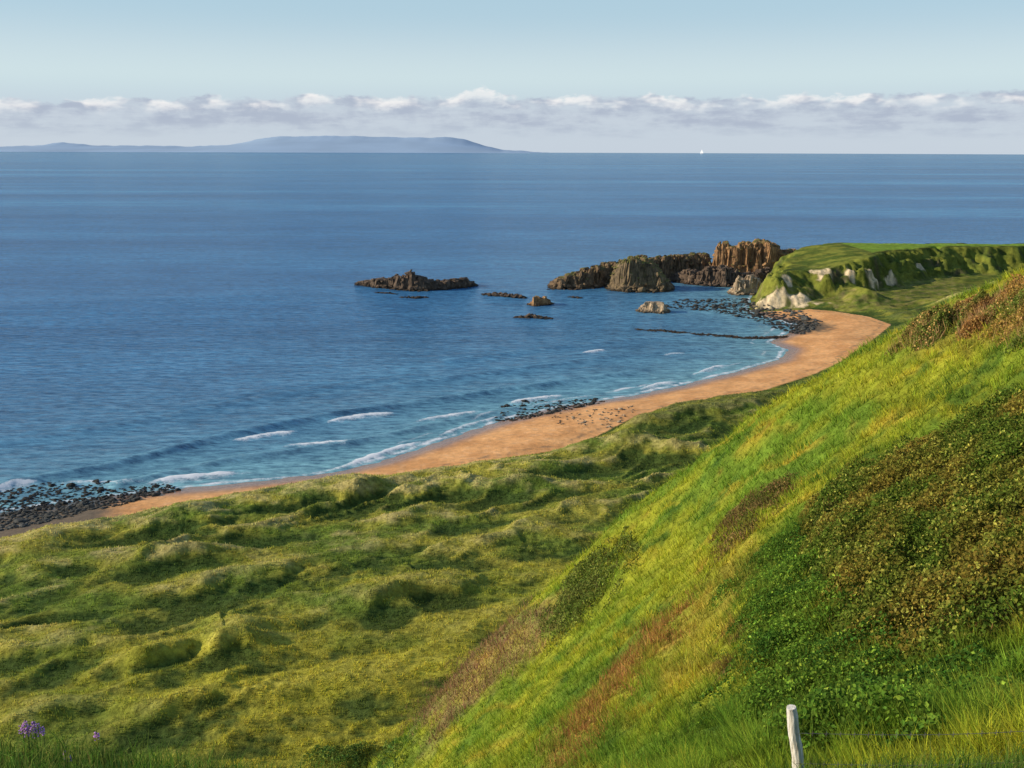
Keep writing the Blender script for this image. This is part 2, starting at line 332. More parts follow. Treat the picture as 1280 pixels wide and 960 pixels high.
# ------------------------------------------------------------------ sea
sr=np.concatenate([np.arange(170,640,1.0),np.geomspace(640,25000,200)]); sa=np.linspace(-math.radians(42),math.radians(42),900)
SR,SA=np.meshgrid(sr,sa,indexing='ij'); sx=SR*np.sin(SA); sy=SR*np.cos(SA)
ns=SR<1500
dsh=np.full(sx.shape,400.0); dsh[ns]=-sd(sx[ns],sy[ns],SH)
foam=np.zeros(sx.shape); sz=np.zeros(sx.shape)
wn=fbm(sx,sy,18,3,201); wn2=fbm(sx,sy,3,3,203)
SW=[[(-60,618),(130,585),(285,545),(400,522),(520,505),(640,487),(800,465)],[(150,606),(300,572),(430,556),(560,528),(640,512)],[(500,480),(640,462),(780,444),(880,436)],[(560,450),(700,432),(860,418)],[(-60,560),(150,530),(350,490),(520,468)]]
for k,pl in enumerate(SW):
    w_=[at(*p,0) for p in pl]; d=seg_dist(sx,sy+2*wn,w_); sz+= [1.8,1.2,1.0,.8,.6][k]*np.exp(-(d/[2.8,2.4,2.6,2.8,3][k])**2)*(.8+.4*wn)
BR=[((395,529),(500,514),1.05),((280,553),(378,537),1.0),((170,606),(305,588),1.15),((340,560),(455,551),.8),((625,505),(710,493),1.0),((722,442),(760,437),.9),((825,445),(860,441),.6),((790,488),(850,476),.85),((865,468),(910,455),.85),((505,530),(610,512),.75),((-20,616),(55,602),1.0),((405,592),(535,548),1.0),((530,552),(640,515),.65),((640,512),(760,492),.5),((60,603),(180,603),.6)]
for a_,b_,am in BR:
    pa,pb=at(*a_,0),at(*b_,0); L_=np.linalg.norm(pb-pa); dv=(pb-pa)/L_
    al=((sx-pa[0])*dv[0]+(sy-pa[1])*dv[1])/L_; pe=-(sx-pa[0])*dv[1]+(sy-pa[1])*dv[0]
    taper=ss((al+.03)/.35)*ss((1.03-al)/.3); pe=pe+wn2*.9+wn*2.0+2.2*(al-.5)**2*4-1
    fr=np.where(pe>0,np.exp(-(pe/.8)**2),.6*np.exp(-(pe/5.5)**2)*(.8+.6*wn2)+.6*np.exp(-(pe/.9)**2))
    foam=np.maximum(foam,am*taper*fr); sz+=.55*am*taper*np.exp(-(pe/1.5)**2)
edge=np.exp(-((dsh-1.5-2.0*wn)/1.5)**2)*(.55+.7*wn2+.5*wn); foam=np.maximum(foam,edge)
edge2=np.exp(-((dsh-8-4*wn)/1.2)**2)*(.3+1.3*wn); foam=np.maximum(foam,edge2*.8)
shal=.55*np.exp(-np.clip(dsh,0,1e4)/28.0)+.45*np.exp(-np.clip(dsh,0,1e4)/130.0)
sz+=.14*fbm(sx,sy*2.2,9,2,205)*(SR<700)
si=np.arange(sx.size).reshape(sx.shape); sq=np.stack([si[:-1,:-1],si[1:,:-1],si[1:,1:],si[:-1,1:]],-1).reshape(-1,4)[:,::-1]
kf=(dsh[:-1,:-1]>-8).reshape(-1); sq=sq[kf]
m,nt,out=newmat('sea_water'); L=nt.links.new
g=nt.nodes.new('ShaderNodeNewGeometry'); P0=g.outputs['Position']
def mapped(s,rot=.12): 
    q=N(nt,'ShaderNodeMapping'); q.inputs['Scale'].default_value=s; q.inputs['Rotation'].default_value=(0,0,rot); L(P0,q.inputs[0]); return q.outputs[0]
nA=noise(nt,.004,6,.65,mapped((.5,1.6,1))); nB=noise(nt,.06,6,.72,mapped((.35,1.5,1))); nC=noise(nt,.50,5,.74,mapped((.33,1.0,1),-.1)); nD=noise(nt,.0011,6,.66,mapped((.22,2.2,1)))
sh=N(nt,'ShaderNodeAttribute',attribute_name='shal')
deep=ramp(nt,nA.outputs[0],[(.32,(.017,.105,.265)),(.68,(.040,.180,.375))])
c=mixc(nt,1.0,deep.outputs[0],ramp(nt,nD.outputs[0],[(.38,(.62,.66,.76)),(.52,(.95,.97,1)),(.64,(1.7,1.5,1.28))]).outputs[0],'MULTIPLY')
c=mixc(nt,math_(nt,'MULTIPLY',sh.outputs['Fac'],.9),c,(.18,.39,.45))
c=mixc(nt,1.0,c,ramp(nt,nB.outputs[0],[(.3,(.60,.65,.72)),(.7,(1.5,1.42,1.32))]).outputs[0],'MULTIPLY')
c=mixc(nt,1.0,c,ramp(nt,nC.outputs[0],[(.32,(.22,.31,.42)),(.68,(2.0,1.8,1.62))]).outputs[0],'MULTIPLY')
fo=N(nt,'ShaderNodeAttribute',attribute_name='foam'); nF=noise(nt,1.3,7,.75,P0)
ff=math_(nt,'MULTIPLY',math_(nt,'SUBTRACT',math_(nt,'ADD',fo.outputs['Fac'],math_(nt,'MULTIPLY',nF.outputs[0],1.1)),.85),2.0,True)
dif=N(nt,'ShaderNodeBsdfDiffuse'); L(c,dif.inputs[0])
glo=N(nt,'ShaderNodeBsdfGlossy'); glo.inputs['Roughness'].default_value=.09; glo.inputs['Color'].default_value=(.82,.94,1,1)
hgt=math_(nt,'ADD',math_(nt,'MULTIPLY',nB.outputs[0],2.2),math_(nt,'MULTIPLY',nC.outputs[0],.8))
bp=N(nt,'ShaderNodeBump'); bp.inputs['Strength'].default_value=1; bp.inputs['Distance'].default_value=.8; L(hgt,bp.inputs['Height']); L(bp.outputs[0],glo.inputs['Normal']); 
lw=N(nt,'ShaderNodeLayerWeight'); lw.inputs['Blend'].default_value=.3; L(bp.outputs[0],lw.inputs['Normal'])
fac=math_(nt,'MULTIPLY_ADD',lw.outputs['Fresnel'],.46); fac.node.inputs[2].default_value=.07
mx=N(nt,'ShaderNodeMixShader'); L(fac,mx.inputs[0]); L(dif.outputs[0],mx.inputs[1]); L(glo.outputs[0],mx.inputs[2])
fd=N(nt,'ShaderNodeBsdfDiffuse'); fd.inputs[0].default_value=(.85,.87,.9,1); mf=N(nt,'ShaderNodeMixShader'); L(ff,mf.inputs[0]); L(mx.outputs[0],mf.inputs[1]); L(fd.outputs[0],mf.inputs[2]); L(mf.outputs[0],out.inputs[0]); m_sea=m
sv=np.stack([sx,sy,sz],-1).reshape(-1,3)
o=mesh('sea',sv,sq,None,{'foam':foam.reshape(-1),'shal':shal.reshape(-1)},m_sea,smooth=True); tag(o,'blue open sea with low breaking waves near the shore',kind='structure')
# ------------------------------------------------------------------ distant island hills
def hills(name,label,prof,Yd,colr,depth):
    us=np.arange(prof[0][0],prof[-1][0]+1,3.0); v0=np.interp(us,[p[0] for p in prof],[p[1] for p in prof]); vs=[]
    kk=np.ones(31)/31; vs_=np.convolve(np.pad(v0,15,mode='edge'),kk,'valid')+1.5; vt=np.convolve(np.pad(v0,2,mode='edge'),np.ones(5)/5,'valid')+.9*perlin(us/23.,us*0+.3,3)+.5*perlin(us/9.,us*0+.3,6)
    rows=9
    for j in range(rows):
        fj=j/(rows-1); prof_h=[0,.35,.6,.8,1,.8,.6,.35,0][j]
        for i,u in enumerate(us):
            d=ray(u,vt[i] if j==4 else max(vs_[i],vt[i])); yy=Yd+depth*(fj-.5); zt=max(0,H+d[2]/d[1]*Yd)*prof_h; xx=d[0]/d[1]*Yd
            vs.append((xx,yy,zt-3))
    k=len(us); id_=np.arange(rows*k).reshape(rows,k); q=np.stack([id_[:-1,:-1],id_[:-1,1:],id_[1:,1:],id_[1:,:-1]],-1).reshape(-1,4)[:,::-1]
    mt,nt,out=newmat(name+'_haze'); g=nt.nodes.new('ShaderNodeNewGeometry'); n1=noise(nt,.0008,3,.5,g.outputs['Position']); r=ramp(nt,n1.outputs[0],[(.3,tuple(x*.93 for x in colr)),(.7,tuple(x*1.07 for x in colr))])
    b=N(nt,'ShaderNodeBsdfDiffuse'); nt.links.new(r.outputs[0],b.inputs[0]); nt.links.new(b.outputs[0],out.inputs[0])
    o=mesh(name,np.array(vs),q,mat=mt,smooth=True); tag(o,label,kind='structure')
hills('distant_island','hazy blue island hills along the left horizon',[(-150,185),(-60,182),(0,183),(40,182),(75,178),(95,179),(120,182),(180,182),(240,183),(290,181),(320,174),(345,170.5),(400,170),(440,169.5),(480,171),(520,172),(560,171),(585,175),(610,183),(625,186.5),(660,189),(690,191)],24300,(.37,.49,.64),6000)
# ------------------------------------------------------------------ rock pieces
def hull(seed,npts=16,flat=1.0,clip=9):
    rd=random.Random(seed); bm=bmesh.new()
    for i in range(npts):
        v=Vector((rd.gauss(0,1),rd.gauss(0,1),rd.gauss(0,1))).normalized()*rd.uniform(.8,1.1); bm.verts.new((v.x,v.y,min(v.z*flat,clip)))
    r=bmesh.ops.convex_hull(bm,input=bm.verts); bmesh.ops.delete(bm,geom=[x for x in bm.verts if not x.link_faces],context='VERTS')
    bmesh.ops.triangulate(bm,faces=bm.faces); bm.verts.index_update()
    v=np.array([x.co[:] for x in bm.verts]); f=np.array([[y.index for y in x.verts] for x in bm.faces]); bm.free(); return v,f
HU=[hull(i,12+i%5*2) for i in range(14)]
m_basalt=rock_mat('basalt_rock',[(.03,.024,.02),(.12,.085,.06),(.26,.18,.12)]); m_castle=rock_mat('orange_lichen_rock',[(.08,.045,.028),(.30,.17,.08),(.56,.34,.16)],.25,.28)
m_green=rock_mat('turf_capped_rock',[(.05,.038,.028),(.18,.13,.075),(.30,.22,.12)],.85); m_pale=rock_mat('pale_rock',[(.16,.12,.08),(.42,.31,.20),(.62,.5,.34)]); m_boul=rock_mat('shore_boulder_rock',[(.02,.021,.02),(.09,.09,.08),(.22,.21,.18)],0,1.0,.2)
m_ridge=rock_mat('brown_ridge_rock',[(.04,.03,.024),(.18,.12,.07),(.34,.23,.13)],.35)
m_chalk=rock_mat('chalk_rock',[(.26,.19,.11),(.56,.45,.28),(.76,.64,.44)])
def crag(name,label,prof,depth,nb,bs,mat,seed,cat='rock',body=True,group=None,minh=.4,sink=1.6,rough=1.0,talus=.3,chunks=220,flat=1.0):
    rd=random.Random(seed); us=[p[0] for p in prof]; vt=[p[1] for p in prof]; vb=[p[2] for p in prof]; VV=[];FF=[];off=0
    cx=np.mean(us); c0=at(cx,float(np.interp(cx,us,vb)),0)
    def place(u,k):
        base=at(u,float(np.interp(u,us,vb)),0); mid=base*(1+.5*depth/np.linalg.norm(base)); d=ray(u,float(np.interp(u,us,vt)))
        return base*(1+k*depth/np.linalg.norm(base)), H+d[2]/d[1]*mid[1]
    if body:
        L_=np.linalg.norm(place(us[-1],.5)[0]-place(us[0],.5)[0]); na=max(24,int(L_/.55)); nt_=max(16,int(depth*1.5/.55))
        P=np.zeros((na,nt_,2)); Hh=np.zeros(na); ks=np.linspace(-.22,1.25,nt_)
        ue=np.linspace(us[0]-3,us[-1]+3,na)
        for i,u in enumerate(ue):
            for j,k in enumerate((ks[0],ks[-1])):
                q,zt=place(u,k); P[i,0 if j==0 else -1]=q
            Hh[i]=zt
        for j in range(nt_): P[:,j]=P[:,0]+(P[:,-1]-P[:,0])*((ks[j]-ks[0])/(ks[-1]-ks[0]))
        x=P[...,0]; y=P[...,1]; kk=np.broadcast_to(ks,x.shape)+.22*fbm(x,y,7,4,seed*7)*rough
        cell=fbm(x,y,5,3,seed*7+1)
        front=np.clip(kk/.30,0,1); front=talus*ss(front*2.2)+(1-talus)*ss((front-.40-.45*cell)/.34)
        back=ss((1.02-kk)/.16)
        ends=ss((ue-ue[0])/ (6/.57))[:,None]*ss((ue[-1]-ue)/(6/.57))[:,None]
        hgt=Hh[:,None]*np.minimum(front,back)*(.25+.75*ends)
        rel_=1-.18*rough*flat*ss(.5+2.0*fbm(x,y,5,4,seed*7+3))
        hgt=hgt*rel_; st=3.0; hs=hgt+1.2*perlin(x/9,y/9,seed); hq=np.floor(hs/st)*st+st*ss((hs/st-np.floor(hs/st)-.3)/.35); hgt=np.where(hgt>1,.45*hgt+.55*(hgt+hq-hs),hgt)
        z=np.where(hgt<.25,-1.2+hgt,hgt)
        vv=np.stack([x-c0[0]+1.1*perlin((x+z*.7)/3.4,(y+z*2)/2.6,seed*7+5)+.45*perlin(x/1.2,(y+z)/1.0,seed+8),y-c0[1]+1.8*perlin((x+z*.6)/3.8,z/2.0,seed*7+6),z],-1).reshape(-1,3)
        id_=np.arange(na*nt_).reshape(na,nt_); a,b,c,d=id_[:-1,:-1].ravel(),id_[1:,:-1].ravel(),id_[1:,1:].ravel(),id_[:-1,1:].ravel()
        VV.append(vv); FF.append(np.concatenate([np.stack([a,b,c],-1),np.stack([a,c,d],-1)])); off=len(vv)
        cand=np.nonzero(vv[:,2]>.6)[0]
        cand=cand[(kk.reshape(-1)[cand]<.75)]
        for i in range(chunks):
            p=vv[cand[rd.randrange(len(cand))]]; v,f=HU[rd.randrange(14)]; e=np.array(Matrix.Rotation(rd.uniform(0,6.28),3,'Z')@Matrix.Rotation(rd.uniform(-.4,.4),3,'X'))
            s=bs*rd.uniform(.25,.8); sc=np.array([s,s*rd.uniform(.6,1),s*rd.uniform(.45,.9)]); sc[2]=min(sc[2],p[2]*.45+.3)
            VV.append((v*sc)@e.T+p-np.array([0,0,sc[2]*.7])); FF.append(f+off); off+=len(v)
    for i in range(nb):
        u=us[0]+(us[-1]-us[0])*((i+rd.random())/nb); k=rd.random()*(.30 if body else 1.0)-(.08 if body else 0); prof_k=1 if not body else .22*rd.random()+.02
        pos,ztop=place(u,k)
        h=max(minh,ztop*prof_k*rd.uniform(.5,1.0)); v,f=HU[rd.randrange(14)]; a=rd.uniform(0,6.28); s1=bs*rd.uniform(.45,1.1); s2=s1*rd.uniform(.6,1.0); hh=h/2+sink/2; zz=v[:,2]; x=v[:,0]*s1; y=v[:,1]*s2
        X_=x*math.cos(a)-y*math.sin(a); Y_=x*math.sin(a)+y*math.cos(a)
        VV.append(np.stack([pos[0]-c0[0]+X_,pos[1]-c0[1]+Y_,-sink+hh+zz*hh],-1)); FF.append(f+off); off+=len(v)
    o=mesh(name,np.concatenate(VV),np.concatenate(FF),mat=mat); o.location=(c0[0],c0[1],0); tag(o,label,cat,group); return o
crag('rock_islet','long jagged dark islet standing alone, leftmost rock in the sea',[(443,354,357),(455,351,358),(470,348,360),(485,347,361),(500,343,363),(508,342,363),(514,337,364),(520,343,364),(530,347,364),(545,351,363),(560,350,362),(580,347,360),(597,355,358)],14,110,2.6,m_basalt,1,rough=1.6,chunks=260)
crag('rock_ridge','long brown rock ridge sloping into the sea behind the grassy stack',[(684,357,361),(700,346,362),(715,341,362),(735,334,361),(750,331,359),(765,327,357),(785,324,355),(800,320,354),(815,322,353),(835,319,352),(860,318,350),(890,317,350)],26,160,3.0,m_ridge,2,rough=1.3,chunks=420)
crag('sea_stack','rounded sea stack with turf on top in front of the rock ridge',[(760,352,362),(769,333,364),(778,325,365),(790,321,365),(806,322,365),(820,332,365),(832,348,365),(842,359,363)],26,70,3.0,m_green,3,rough=.9,talus=.3,chunks=220)
crag('castle_rock','tall flat-topped orange crag, the highest sea rock beside the headland',[(886,330,351),(892,318,352),(896,304,352),(907,302,352),(909,306,353),(919,307,353),(922,303,353),(938,304,353),(941,300,353),(955,300,353),(960,304,353),(968,305,353),(974,314,352),(990,312,350),(1002,319,350)],26,100,3.0,m_castle,4,rough=.8,talus=.4,chunks=340,flat=.45)
crag('shore_crag','lower dark broken crag at the foot of the orange crag',[(835,344,352),(860,336,355),(875,338,357),(890,331,358),(915,334,359),(925,341,359),(940,339,359),(960,335,358),(978,340,356)],14,150,2.8,m_basalt,5,rough=1.6,chunks=260)
crag('shore_crag','small brown crag at the water below the left end of the headland',[(913,358,368),(920,346,369),(940,344,369),(952,351,368),(965,359,367)],12,30,2.2,m_pale,6,chunks=80)
crag('sea_rock','small pale brown sea rock at the seaward end of the boulder reef',[(798,384,390),(808,377,391),(828,378,392),(838,388,391)],8,20,1.8,m_pale,7,chunks=40)
crag('sea_rock','low flat dark sea rock right of the jagged islet',[(603,366,369),(620,364,370),(650,367,373),(658,371,373)],5,60,2.8,m_basalt,8,minh=.8,body=False)
crag('sea_rock','small block-shaped sea rock with a square top in open water',[(662,377,382),(668,371,383),(682,370,382),(689,377,381)],8,16,1.6,m_castle,9,chunks=30)
crag('sea_rock','thin low sea rock just below the square-topped rock',[(645,394,397),(665,391,398),(690,397,399)],4,50,2.6,m_basalt,10,minh=.7,body=False)
crag('sea_rock','low sliver of rock below the middle of the jagged islet',[(500,370,372),(520,369,373),(535,371,372)],4,40,2.6,m_basalt,11,minh=.7,body=False)
crag('sea_rock','tiny low rock below the left end of the jagged islet',[(470,365,366),(485,364,367),(497,367,368)],3,34,2.6,m_basalt,12,minh=.6,body=False)
crag('sea_rock','tiny rock in the water before the left foot of the rock ridge',[(711,370,372),(722,369,373),(728,371,373)],3,20,2.0,m_basalt,13,minh=.6,body=False)
crag('rock_reef','long thin line of black rocks crossing the shallow water of the cove',[(795,411,413),(830,412,415),(860,415,418),(900,418,421),(940,420,424),(985,419,423)],5,260,2.1,m_basalt,14,'reef',minh=.5,body=False)
crag('chalk_outcrop','pale chalk outcrop at the foot of the headland above the cove',[(945,375,386),(955,371,387),(970,373,388),(990,376,388),(1003,371,388),(1020,369,387),(1036,374,385)],10,50,1.8,m_chalk,15,'cliff',rough=1.5,chunks=140)
# boulders
BM=[]
for i in range(8):
    v,f=hull(100+i,22,.7); me=bpy.data.meshes.new('boulder'); me.from_pydata([tuple(x) for x in v],[],[tuple(int(y) for y in x) for x in f]); me.materials.append(m_boul if i<6 else m_pale); BM.append((me,v,f))
SV=[];SF=[];SO=0
def boulders(poly,cnt,s0,s1,label,group,pal=False,sink=.3,maxz=3,small=0):
    global SO
    xs=[p[0] for p in poly]; ys=[p[1] for p in poly]; pp=[np.array(p,float) for p in poly]; tot=(cnt+small)*6
    u=rng.uniform(min(xs),max(xs),tot); v=rng.uniform(min(ys),max(ys),tot); ok=sd(u,v,pp)>0; u,v=u[ok],v[ok]; k=0
    for a,b in zip(u,v):
        if k>=cnt+small: break
        p=at(a,b,.4); z=max(-.15,float(samp(Z,p[:1],p[1:])[0]))
        if z>maxz: continue
        me,hv,hf=BM[random.choice([6,7]) if pal else random.randrange(6)]; e=Matrix.Rotation(random.uniform(0,6.28),3,'Z')@Matrix.Rotation(random.uniform(-.3,.3),3,'X')
        if k<cnt:
            s=random.uniform(s0,s1)*(1+.6*(random.random()**4))
            o=bpy.data.objects.new('boulder',me); o.location=(p[0],p[1],z+s*sink*.4); o.scale=(s,s*random.uniform(.6,1),s*random.uniform(.5,.9)); o.rotation_euler=e.to_euler(); C.objects.link(o); tag(o,label,'boulder',group)
        else:
            s=random.uniform(.3,.6)*s1; SV.append((hv*np.array([s,s*.8,s*.6]))@np.array(e).T+np.array([p[0],p[1],z+.1])); SF.append(hf+SO); SO+=len(hv)
        k+=1
boulders([(-20,608),(60,600),(130,599),(215,604),(225,612),(150,634),(60,658),(-20,674)],135,.6,1.15,'dark boulder among the rocky shallows at the left end of the beach','boulders in the left shallows',small=1300,maxz=4)
boulders([(612,510),(650,500),(745,497),(760,502),(700,516),(640,528),(618,524)],60,.6,1.2,'dark boulder in the patch of rocks at the water line in mid beach','boulders at the mid-beach water line',small=320)
boulders([(690,518),(790,512),(800,522),(760,545),(690,535)],26,.45,.9,'pale rock lying on the orange sand in mid beach','pale rocks on the mid beach sand',True,small=70)
boulders([(815,382),(850,374),(930,372),(950,385),(1000,392),(1030,405),(1005,420),(975,412),(940,398),(880,388)],72,1.0,2.3,'dark boulder of the rocky foreshore below the headland','boulders on the headland foreshore',maxz=3.5,small=800)
o=mesh('shore_stones',np.concatenate(SV),np.concatenate(SF),mat=m_boul); tag(o,'small dark stones carpeting the rocky shallows between the boulders','stones',kind='stuff')
# ------------------------------------------------------------------ grass
def blades(name,pos,h,w,lean,col,segs=1,label='',mat=m_grass):
    n_=len(pos); a=rng.uniform(0,2*np.pi,n_); dx=np.cos(a)*w/2; dy=np.sin(a)*w/2
    if segs==1:
        v=np.empty((n_,3,3)); v[:,0]=pos; v[:,0,0]-=dx; v[:,0,1]-=dy; v[:,1]=pos; v[:,1,0]+=dx; v[:,1,1]+=dy
        v[:,2]=pos+np.stack([lean[:,0]*h,lean[:,1]*h,h],-1); v[:,:2,2]-=.08
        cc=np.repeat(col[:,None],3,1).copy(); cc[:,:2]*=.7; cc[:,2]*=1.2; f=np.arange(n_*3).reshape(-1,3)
    else:
        v=np.empty((n_,5,3)); 
        for j,(zz,wd,ln) in enumerate(((0,1,0),(.55,.75,.25))):
            c_=pos+np.stack([lean[:,0]*h*ln,lean[:,1]*h*ln,h*zz],-1)
            v[:,2*j]=c_; v[:,2*j,0]-=dx*wd; v[:,2*j,1]-=dy*wd; v[:,2*j+1]=c_; v[:,2*j+1,0]+=dx*wd; v[:,2*j+1,1]+=dy*wd
        v[:,4]=pos+np.stack([lean[:,0]*h,lean[:,1]*h,h*(.9)],-1); v[:,:2,2]-=.04
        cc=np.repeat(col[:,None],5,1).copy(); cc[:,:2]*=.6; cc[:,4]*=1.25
        b=np.arange(n_)[:,None]*5; f=np.concatenate([b+np.array([[0,1,3]]),b+np.array([[0,3,2]]),b+np.array([[2,3,4]])])
    o=mesh(name,v.reshape(-1,3),f,cc.reshape(-1,3),mat=mat); tag(o,label,'grass',kind='stuff'); return o
def sample(n_,r0,r1,mask,a0=-.6,a1=.6):
    r=np.exp(rng.uniform(math.log(r0),math.log(r1),n_)); a=rng.uniform(a0,a1,n_); x=r*np.sin(a); y=r*np.cos(a)
    k=samp(mask.astype(float),x,y)>.5; x,y,r=x[k],y[k],r[k]; return x,y,samp(Z,x,y),r
def jit(c,s=.25): return c*(1+rng.normal(0,s,(len(c),1)))*(1+rng.normal(0,.06,(len(c),3)))
hm_=hillm&(RR>9.5)
x,y,z,r=sample(460000,9.5,130,hm_,-.3,.58)
tuft=ss(.5+2.4*fbm(x,y,1.2,2,301)); c=jit(col_hill(x,y)*(.5+.95*tuft[:,None])*1.2,.28)
ln=np.stack([-.25+rng.normal(0,.6,len(x)),.05+rng.normal(0,.6,len(x))],-1)
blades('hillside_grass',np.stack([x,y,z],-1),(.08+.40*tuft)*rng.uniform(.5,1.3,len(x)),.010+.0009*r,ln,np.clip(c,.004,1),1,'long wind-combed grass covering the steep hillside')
x,y,z,r=sample(60000,2.6,9.5,hillm,-.6,.6)
c=mix(np.broadcast_to(np.array([.09,.19,.025]),(len(x),3)),[.28,.28,.07],rng.random(len(x))**3); c=jit(c,.3)
ln=np.stack([rng.normal(0,.35,len(x)),rng.normal(0,.35,len(x))],-1)
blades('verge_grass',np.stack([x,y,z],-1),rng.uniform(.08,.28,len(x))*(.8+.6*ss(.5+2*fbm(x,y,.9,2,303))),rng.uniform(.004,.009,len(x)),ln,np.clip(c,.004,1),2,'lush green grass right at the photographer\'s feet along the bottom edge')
dm=~(hillm|headm|sandm)
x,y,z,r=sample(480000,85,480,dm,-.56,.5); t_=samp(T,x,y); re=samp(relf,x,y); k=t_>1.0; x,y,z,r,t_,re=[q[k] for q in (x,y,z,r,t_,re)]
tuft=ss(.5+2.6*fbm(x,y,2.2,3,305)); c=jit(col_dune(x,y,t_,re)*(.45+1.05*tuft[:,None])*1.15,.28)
ln=np.stack([rng.normal(0,.35,len(x)),rng.normal(0,.35,len(x))],-1)
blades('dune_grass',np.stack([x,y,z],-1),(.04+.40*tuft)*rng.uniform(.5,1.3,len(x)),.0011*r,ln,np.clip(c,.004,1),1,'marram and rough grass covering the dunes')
# ------------------------------------------------------------------ shrubs
def thicket(name,label,cat,pp,height,n_,leaf,c1,c2,c3,up=.5,stems=0,stemc=(.10,.06,.03),stemh=1.0,seed=0,edge=1.2,soft=.8):
    poly=wpoly(pp) if len(pp[0])==2 and not isinstance(pp[0],np.ndarray) else pp
    P_=np.array(poly); c0=P_.mean(0); z0=float(samp(Z,c0[:1],c0[1:])[0]); root=empty(name,(c0[0],c0[1],z0)); tag(root,label,cat)
    def pts(k):
        xs=[];ys=[];ds=[];tot=0
        while tot<k:
            x=rng.uniform(P_[:,0].min()-1,P_[:,0].max()+1,k*2); y=rng.uniform(P_[:,1].min()-1,P_[:,1].max()+1,k*2)
            d=sd(x,y,poly)+soft*fbm(x,y,2.2,3,seed+7)+.3*soft; kk=(d>0)&(rng.random(len(d))<d/soft*.9+.08); xs.append(x[kk]); ys.append(y[kk]); ds.append(d[kk]); tot+=kk.sum()
        return np.concatenate(xs)[:k],np.concatenate(ys)[:k],np.concatenate(ds)[:k]
    x,y,d=pts(n_); m_=ss(d/edge)*(.5+.55*fbm(x,y,2.4,3,seed+1,True)+.4*fbm(x,y,.8,2,seed+2)); hh=np.clip(height*m_,.05,9); zz=samp(Z,x,y)+hh*rng.random(n_)**.45
    nv=rng.normal(0,1,(n_,3)); nv[:,2]+=up*2; nv[:,0]-=.7; nv/=np.linalg.norm(nv,axis=1)[:,None]
    t1=np.cross(nv,rng.normal(0,1,(n_,3))); t1/=np.linalg.norm(t1,axis=1)[:,None]; t2=np.cross(nv,t1); s=leaf*rng.uniform(.5,1.2,n_)[:,None]
    p=np.stack([x,y,zz],-1)-np.array([c0[0],c0[1],z0]); v=np.stack([p-t1*s*.5,p+t2*s*.32+nv*s*.06,p+t1*s*.55,p-t2*s*.32+nv*s*.06],1)
    nn=ss(.5+1.8*fbm(x,y,3,3,seed+3)); cc=mix(np.broadcast_to(np.array(c1,float),(n_,3)),c2,nn); cc=mix(cc,c3,(rng.random(n_)<.25)*1.0*ss(.6+2*fbm(x,y,1.3,2,seed+4))); cc=np.clip(jit(cc*GAIN,.3),.003,1)
    mesh('foliage',v.reshape(-1,3),np.arange(n_*4).reshape(-1,4),np.repeat(cc,4,0),mat=m_leaf,parent=root)
    if stems:
        x,y,d=pts(stems); hh=height*ss(d/edge)*.6; pos=np.stack([x,y,samp(Z,x,y)+hh*.3],-1)-np.array([c0[0],c0[1],z0])
        ln=np.stack([rng.normal(-.1,.35,stems),rng.normal(0,.35,stems)],-1); c=jit(np.broadcast_to(np.array(stemc,float)*1.3,(stems,3)),.35)
        o=blades('stems',pos,stemh*rng.uniform(.4,1.2,stems),np.full(stems,.02)+.0005*np.hypot(*c0),ln,np.clip(c,.003,1),1,'',m_leaf); o.parent=root
        for kk in ('category','kind','label'):
            if kk in o: del o[kk]
    return root
thicket('bramble_thicket','large leafy thicket with olive brown leaves filling the right edge','shrub',polys['thick'],1.4,110000,.14,(.065,.10,.014),(.14,.11,.020),(.25,.25,.045),.4,2500,(.18,.11,.05),.5,1,1.4,1.4)
thicket('nettle_patch','bright green nettle patch below the brown thicket','shrub',polys['nettle'],.8,50000,.12,(.075,.135,.016),(.035,.08,.012),(.18,.26,.03),.6,6000,(.10,.15,.02),.6,20,1.5,2.8)
thicket('heather_shrub','small dark reddish shrub alone on the grassy slope','shrub',[(903,683),(905,655),(930,628),(975,607),(980,622),(950,655),(920,685)],.7,8000,.13,(.12,.085,.03),(.08,.09,.02),(.24,.14,.06),.3,1500,(.16,.09,.04),.5,30,1.4,2.4)
thicket('gorse_shrub','dark green shrub strip on the lower left edge of the hill','shrub',[(690,775),(705,735),(740,700),(775,690),(770,720),(735,770),(700,800)],1.0,10000,.20,(.08,.11,.02),(.10,.12,.025),(.18,.20,.04),.3,800,(.14,.1,.04),.7,40,2.0,4.5)
thicket('dead_bracken','broad patch of reddish brown dead bracken at the foot of the hill','bracken',polys['brown_a'],.8,10000,.15,(.20,.11,.06),(.14,.11,.04),(.30,.19,.10),.1,7500,(.28,.155,.09),.8,50,1.5,4)
thicket('dead_bracken','narrow orange brown bracken streak running down the middle of the slope','bracken',polys['brown_b'],.35,1500,.10,(.28,.14,.04),(.20,.16,.03),(.35,.24,.07),.1,3000,(.34,.17,.06),.45,60,1.2,3.2)
for lab,pp,c1,sd_ in (('orange brown bush at the right end of the skyline ridge',[(1235,405),(1240,380),(1275,358),(1330,345),(1330,430),(1265,425)],(.26,.15,.04),70),
  ('reddish bush left of the orange one on the skyline ridge',[(1190,405),(1200,392),(1235,376),(1240,398),(1215,415)],(.22,.12,.04),80),
  ('olive bush lowest on the skyline ridge',[(1125,430),(1145,412),(1190,397),(1195,412),(1160,432)],(.13,.13,.03),90)):
    thicket('hawthorn_bush',lab,'bush',pp,1.5,17000,.16,c1,(.10,.13,.025),(.40,.25,.09),.2,900,(.36,.22,.10),.8,sd_,1.5,2.0)
